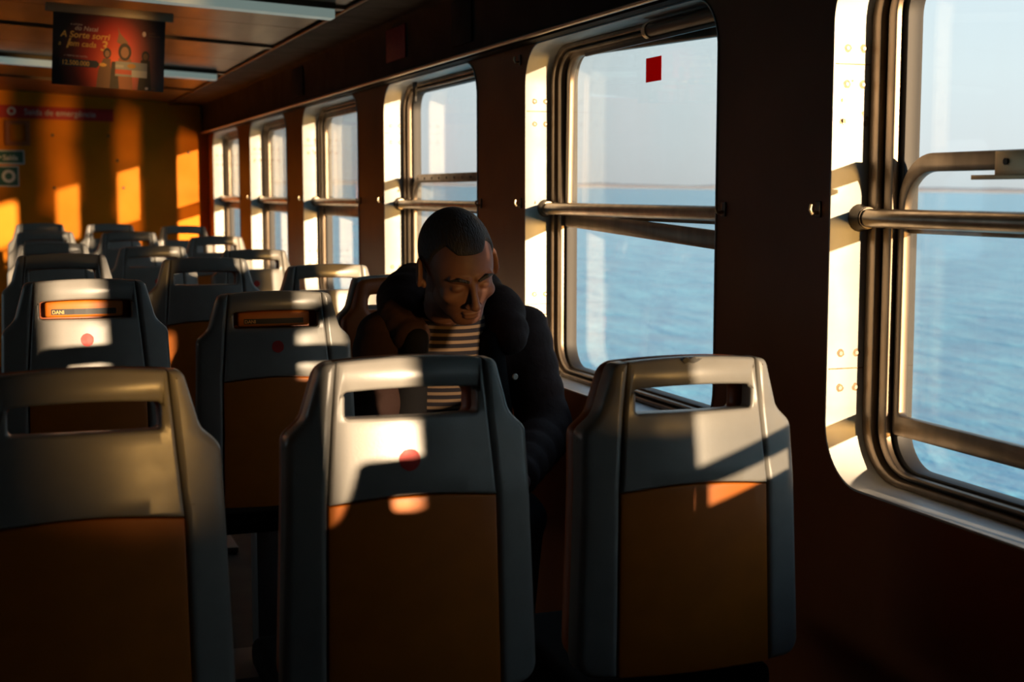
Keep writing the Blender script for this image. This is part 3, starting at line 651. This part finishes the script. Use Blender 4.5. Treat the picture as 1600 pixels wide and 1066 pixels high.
def mesh_join(ms):
    bm = bmesh.new()
    for m in ms: bm.from_mesh(m)
    me = bpy.data.meshes.new('j'); bm.to_mesh(me); bm.free()
    for p in me.polygons: p.use_smooth = True
    return me
# head in its own frame: face towards -y, up z, centre between the ears; then tilted over the chest
HR = Matrix.Translation((.955, 3.045, 1.132)) @ Euler((math.radians(25), math.radians(-8), math.radians(1)), 'XYZ').to_matrix().to_4x4()
def head_sdf(X, ears=True, face=True):
    d = ellip(X, (0, .022, .035), (.076, .094, .088))                    # skull
    d = smin(d, ellip(X, (0, -.035, .012), (.064, .060, .082)), .03)     # forehead and mid face
    d = smin(d, ellip(X, (0, -.040, -.048), (.050, .048, .056)), .03)    # jaw
    d = smin(d, ellip(X, (0, -.066, -.090), (.025, .020, .018)), .025); d = smin(d, capsule(X, (-.045, -.010, -.060), (-.018, -.055, -.092), .016, .014), .02); d = smin(d, capsule(X, (.045, -.010, -.060), (.018, -.055, -.092), .016, .014), .02)   # chin
    d = smin(d, capsule(X, (0, .050, -.03), (0, .070, -.14), .052, .054), .022)   # neck
    if not face: return d
    for s in (-1, 1):
        d = smax(d, -ellip(X, (.031*s, -.103, -.002), (.019, .020, .013)), .012)    # eye sockets
        d = smin(d, ellip(X, (.030*s, -.080, -.003), (.016, .012, .010)), .004)     # lowered lids
        d = smin(d, ellip(X, (.043*s, -.069, -.028), (.018, .015, .013)), .018)     # cheekbones
        d = smin(d, capsule(X, (.012*s, -.095, .018), (.046*s, -.083, .020), .006, .005), .010)   # brow ridge
        d = smin(d, ellip(X, (.012*s, -.103, -.044), (.008, .009, .007)), .005)     # nostril wings
    d = smin(d, capsule(X, (0, -.093, .006), (0, -.116, -.036), .0065, .0090), .008)     # nose bridge
    d = smin(d, ellip(X, (0, -.114, -.041), (.011, .010, .009)), .006)
    d = smin(d, ellip(X, (0, -.091, -.066), (.021, .008, .0050)), .008)
    d = smin(d, ellip(X, (0, -.090, -.076), (.018, .008, .0055)), .008)
    if ears:
        for s in (-1, 1):
            Me = np.array(Euler((math.radians(-12), 0, math.radians(24*s))).to_matrix(), np.float32)
            q = ellip(X, (.088*s, .012, -.004), (.0085, .020, .034), Me)
            q = smax(q, -ellip(X, (.097*s, .008, -.001), (.0085, .012, .022), Me), .004)
            q = smin(q, ellip(X, (.080*s, .004, -.030), (.006, .009, .010)), .006)
            d = smin(d, q, .006)
    return d
head = nets(head_sdf, (-.115, -.145, -.16), (.115, .135, .145), .0020); head.transform(HR)
NECK = HR @ Vector((0, .05, -.10))
def P3(v): return tuple(v)
SHL, SHR = (.860, 3.32, .945), (1.205, 3.32, .950)
ELL, ELR = (.790, 3.24, .715), (1.235, 3.22, .715)
HAL, HAR = (.925, 2.985, .650), (1.065, 2.975, .650)
def body_sdf(X):
    d = capsule(X, (1.02, 3.62, .545), (1.02, 3.45, .80), .125, .135)
    d = smin(d, capsule(X, (.93, 3.36, .93), (1.10, 3.36, .93), .105, .105), .08)
    d = smin(d, capsule(X, (1.005, 3.30, 1.00), P3(NECK), .06, .056), .05)
    for s, sh, el, ha in ((-1, SHL, ELL, HAL), (1, SHR, ELR, HAR)):
        d = smin(d, capsule(X, sh, el, .052, .042), .03); d = smin(d, capsule(X, el, ha, .042, .028), .015)
    for s in (-1, 1):
        hip = (1.02+.085*s, 3.60, .53); kn = (1.02+.11*s, 3.17, .50); an = (1.02+.11*s, 3.22, .09)
        d = smin(d, capsule(X, hip, kn, .085, .058), .04); d = smin(d, capsule(X, kn, an, .055, .038), .02)
        d = smin(d, capsule(X, an, (1.02+.125*s, 3.06, .045), .036, .028), .02)
    return d
body = nets(body_sdf, (.68, 2.90, .0), (1.36, 3.80, 1.16), .010)
def hand_meshes():
    out = []
    for s, ha in ((-1, HAL), (1, HAR)):
        hx, hy, hz = ha
        # palm, then four curled fingers of unequal length under the telephone and a thumb on its side
        def f(X, s=s, hx=hx, hy=hy, hz=hz):
            inn = -s
            d = capsule(X, (hx, hy+.01, hz), (hx+inn*.018, hy-.045, hz+.008), .024, .026)
            d = smin(d, capsule(X, (hx-inn*.004, hy-.03, hz+.004), (hx+inn*.028, hy-.055, hz+.014), .022, .022), .012)
            for k, (L, oz) in enumerate(((.030, .030), (.034, .012), (.032, -.006), (.025, -.023))):
                b0 = np.array((hx+inn*.022, hy-.062-.004*k, hz+.012+oz*.7)); b1 = b0+np.array((inn*.010, -.020, .004)) * (L/.03)
                b2 = b1+np.array((inn*.024, -.006, .004))*(L/.03); b3 = b2+np.array((inn*.014, .014, .002))*(L/.03)
                d = smin(d, capsule(X, b0, b1, .0092, .0085), .004); d = smin(d, capsule(X, b1, b2, .0085, .0078), .003); d = smin(d, capsule(X, b2, b3, .0078, .0068), .003)
            t0 = np.array((hx+inn*.004, hy-.020, hz+.022)); t1 = t0+np.array((inn*.016, -.024, .022)); t2 = t1+np.array((inn*.020, -.014, .004))
            d = smin(d, capsule(X, t0, t1, .012, .0105), .006); d = smin(d, capsule(X, t1, t2, .0105, .0085), .004)
            return d
        out.append(nets(f, (hx-.09, hy-.14, hz-.06), (hx+.09, hy+.05, hz+.09), .0032))
    return out
skin = mesh_join([head, body]+hand_meshes())
man = obj('person', skin, 'skin'); tag(man, 'man with short dark hair sitting by the window in a brown hooded jacket, looking down', 'person')
# hair cap with receding temples
def hair_sdf(X):
    d = head_sdf(X, ears=False, face=False)-.0055
    x, y, z = X[..., 0], X[..., 1], X[..., 2]
    line = .072-1.1*np.abs(np.abs(x)-.0)*.0+np.where(np.abs(x) < .028, 0, (np.abs(x)-.028)*.75)        # hairline climbs at the temples
    line = line-np.clip((y+.045)/.03, 0, 1)*.078-np.clip((y-.02)/.05, 0, 1)*.055
    ax = np.abs(x); hl = np.where(y < -.045, np.where(ax < .03, .070, .070+.8*(ax-.03)), line)+.0035*np.sin(x*230)*np.cos(y*170+x*90)
    return smax(d, line-z, .006)
hair = nets(hair_sdf, (-.10, -.12, -.10), (.10, .135, .145), .0030); hair.transform(HR); obj('hair', hair, 'hair', man)
for s in (-1, 1):
    eb = nets(lambda X: smin(capsule(X, (.013*s, -.1015, .018), (.032*s, -.0985, .025), .0035, .0042), capsule(X, (.032*s, -.0985, .025), (.050*s, -.085, .019), .0042, .0022), .002), (-.06, -.12, 0), (.06, -.07, .04), .0016)
    eb.transform(HR); obj('eyebrow', eb, 'hair', man)
# striped shirt
stm = bpy.data.materials.new('striped_knit'); stm.use_nodes = True; n = stm.node_tree.nodes; l = stm.node_tree.links; b = n['Principled BSDF']; b.inputs['Roughness'].default_value = .9; b.inputs['Specular IOR Level'].default_value = .08
t = n.new('ShaderNodeTexCoord'); sp = n.new('ShaderNodeSeparateXYZ'); l.new(t.outputs['Object'], sp.inputs[0])
m1 = n.new('ShaderNodeMath'); m1.operation = 'MULTIPLY_ADD'; m1.inputs[1].default_value = 2*PI/.0205; m1.inputs[2].default_value = 1.0; l.new(sp.outputs['Z'], m1.inputs[0])
m2 = n.new('ShaderNodeMath'); m2.operation = 'SINE'; l.new(m1.outputs[0], m2.inputs[0])
cr = n.new('ShaderNodeValToRGB'); cr.color_ramp.interpolation = 'CONSTANT'; cr.color_ramp.elements[0].color = (.012, .010, .012, 1); cr.color_ramp.elements[1].position = .62; cr.color_ramp.elements[1].color = (.12, .075, .045, 1)
mm = n.new('ShaderNodeMapRange'); mm.inputs[1].default_value = -1; l.new(m2.outputs[0], mm.inputs[0]); l.new(mm.outputs[0], cr.inputs[0]); l.new(cr.outputs[0], b.inputs['Base Color'])
shirt = nets(lambda X: smin(capsule(X, (1.02, 3.54, .55), (1.01, 3.35, .90), .160, .140), capsule(X, (1.005, 3.30, .97), (.998, 3.215, 1.035), .100, .068), .05), (.80, 3.00, .45), (1.24, 3.75, 1.12), .008)
obj('striped_shirt', shirt, stm, man)
# quilted jacket with sleeves, open at the front
def quilt(X, a, b, ra, rb, pitch=.062, depth=.005):
    a_ = np.array(a, np.float32); ab = np.array(b, np.float32)-a_; L = float(np.linalg.norm(ab)); t = ((X-a_)@(ab/L))
    return capsule(X, a, b, ra, rb)-depth*np.abs(np.sin(PI*t/pitch))
def jacket_sdf(X):
    d = quilt(X, (1.02, 3.64, .56), (1.02, 3.42, .88), .165, .155, .085, .006)
    d = smin(d, capsule(X, (.905, 3.36, .905), (1.125, 3.36, .900), .112, .112), .06)
    d = smax(d, -capsule(X, (.998, 3.10, 1.10), (1.01, 3.12, .55), .070, .105), .03)          # open front
    d = smax(d, -capsule(X, (1.00, 3.24, 1.02), (1.0, 3.16, 1.16), .080, .08), .02)
    for sh, el, ha in ((SHL, ELL, HAL), (SHR, ELR, HAR)):
        d = smin(d, quilt(X, sh, el, .070, .062), .035); m_ = tuple(np.array(el)*.12+np.array(ha)*.88)
        q = quilt(X, el, m_, .064, .044); d = smin(d, q, .015)
    return d
jk = nets(jacket_sdf, (.66, 2.92, .44), (1.38, 3.88, 1.10), .0075); jo = obj('jacket', jk, 'jacket', man)
# thick hood lying round the neck and shoulders
def hood_sdf(X):
    pts = [(.902, 3.25, .965), (.900, 3.30, 1.000), (.922, 3.36, 1.035), (.96, 3.41, 1.050), (1.03, 3.41, 1.050), (1.095, 3.36, 1.040), (1.130, 3.28, 1.005), (1.135, 3.22, .960)]
    rr = [.046, .056, .062, .064, .064, .064, .056, .048]; d = None
    for i in range(len(pts)-1):
        q = quilt(X, pts[i], pts[i+1], rr[i], rr[i+1], .05, .006); d = q if d is None else smin(d, q, .03)
    return d
obj('hood', nets(hood_sdf, (.74, 3.05, .86), (1.27, 3.58, 1.22), .0070), 'jacket', jo)
# black inner vest edges
def vest_sdf(X):
    d = capsule(X, (.905, 3.215, .955), (.885, 3.30, .60), .030, .060)
    return smin(d, capsule(X, (1.090, 3.215, .945), (1.130, 3.29, .60), .030, .060), .01)
obj('inner_vest', nets(vest_sdf, (.82, 3.08, .58), (1.20, 3.34, 1.02), .007), 'black_cloth', man)
bm = bmesh.new(); bmesh.ops.create_cone(bm, cap_ends=True, segments=20, radius1=.0075, radius2=.006, depth=.004); xf(bm, Matrix.Translation((1.118, 3.118, .868)) @ Matrix.Rotation(PI/2, 4, 'X')); fin(bm, 'snap_button', 'screw', jo)
tr = nets(lambda X: smin(smin(capsule(X, (1.02-.085, 3.60, .545), (1.02-.11, 3.17, .512), .112, .080), capsule(X, (1.02+.085, 3.60, .545), (1.02+.11, 3.17, .512), .112, .080), .03),
    smin(capsule(X, (.91, 3.17, .50), (.91, 3.21, .10), .076, .062), capsule(X, (1.13, 3.17, .50), (1.13, 3.21, .10), .076, .062), .02), .02), (.76, 3.04, .05), (1.28, 3.76, .70), .010)
obj('trousers', tr, 'trouser', man)
for s in (-1, 1):
    sh = nets(lambda X: smax(smin(capsule(X, (1.02+.11*s, 3.235, .06), (1.02+.122*s, 3.06, .045), .050, .042), ellip(X, (1.02+.11*s, 3.22, .09), (.05, .055, .06)), .02), .004-X[..., 2], .004), (.80, 2.98, -.01), (1.24, 3.32, .17), .008)
    obj('shoe', sh, 'shoe', man)
e = empty('phone', (.995, 2.905, .685)); e.rotation_euler = (math.radians(38), 0, 0); tag(e, 'dark phone held low in both hands of the seated man', 'phone')
fin(box(-.037, .037, -.004, .004, -.075, .075, .003), 'phone_body', 'black', e); fin(box(-.034, .034, .004, .0046, -.070, .070), 'screen', 'rubber', e)
# he sits a little farther off than he was modelled: enlarge everything of his about the eye point, keep the soles on the floor
MS = 1.12
def regrade(o):
    if o.type == 'MESH':
        for v in o.data.vertices:
            x, y, z = v.co; x *= MS; y *= MS; z = 1.3+(z-1.3)*MS
            z0 = 1.3-1.3*MS; zt = .46
            if z < zt: z = (z-z0)*zt/(zt-z0)
            v.co = (x, y, z)
        o.data.update()
    for c in o.children: regrade(c)
regrade(man)
e.location = (.995*MS, 2.905*MS, 1.3+(.685-1.3)*MS+.01)
print('scene done')
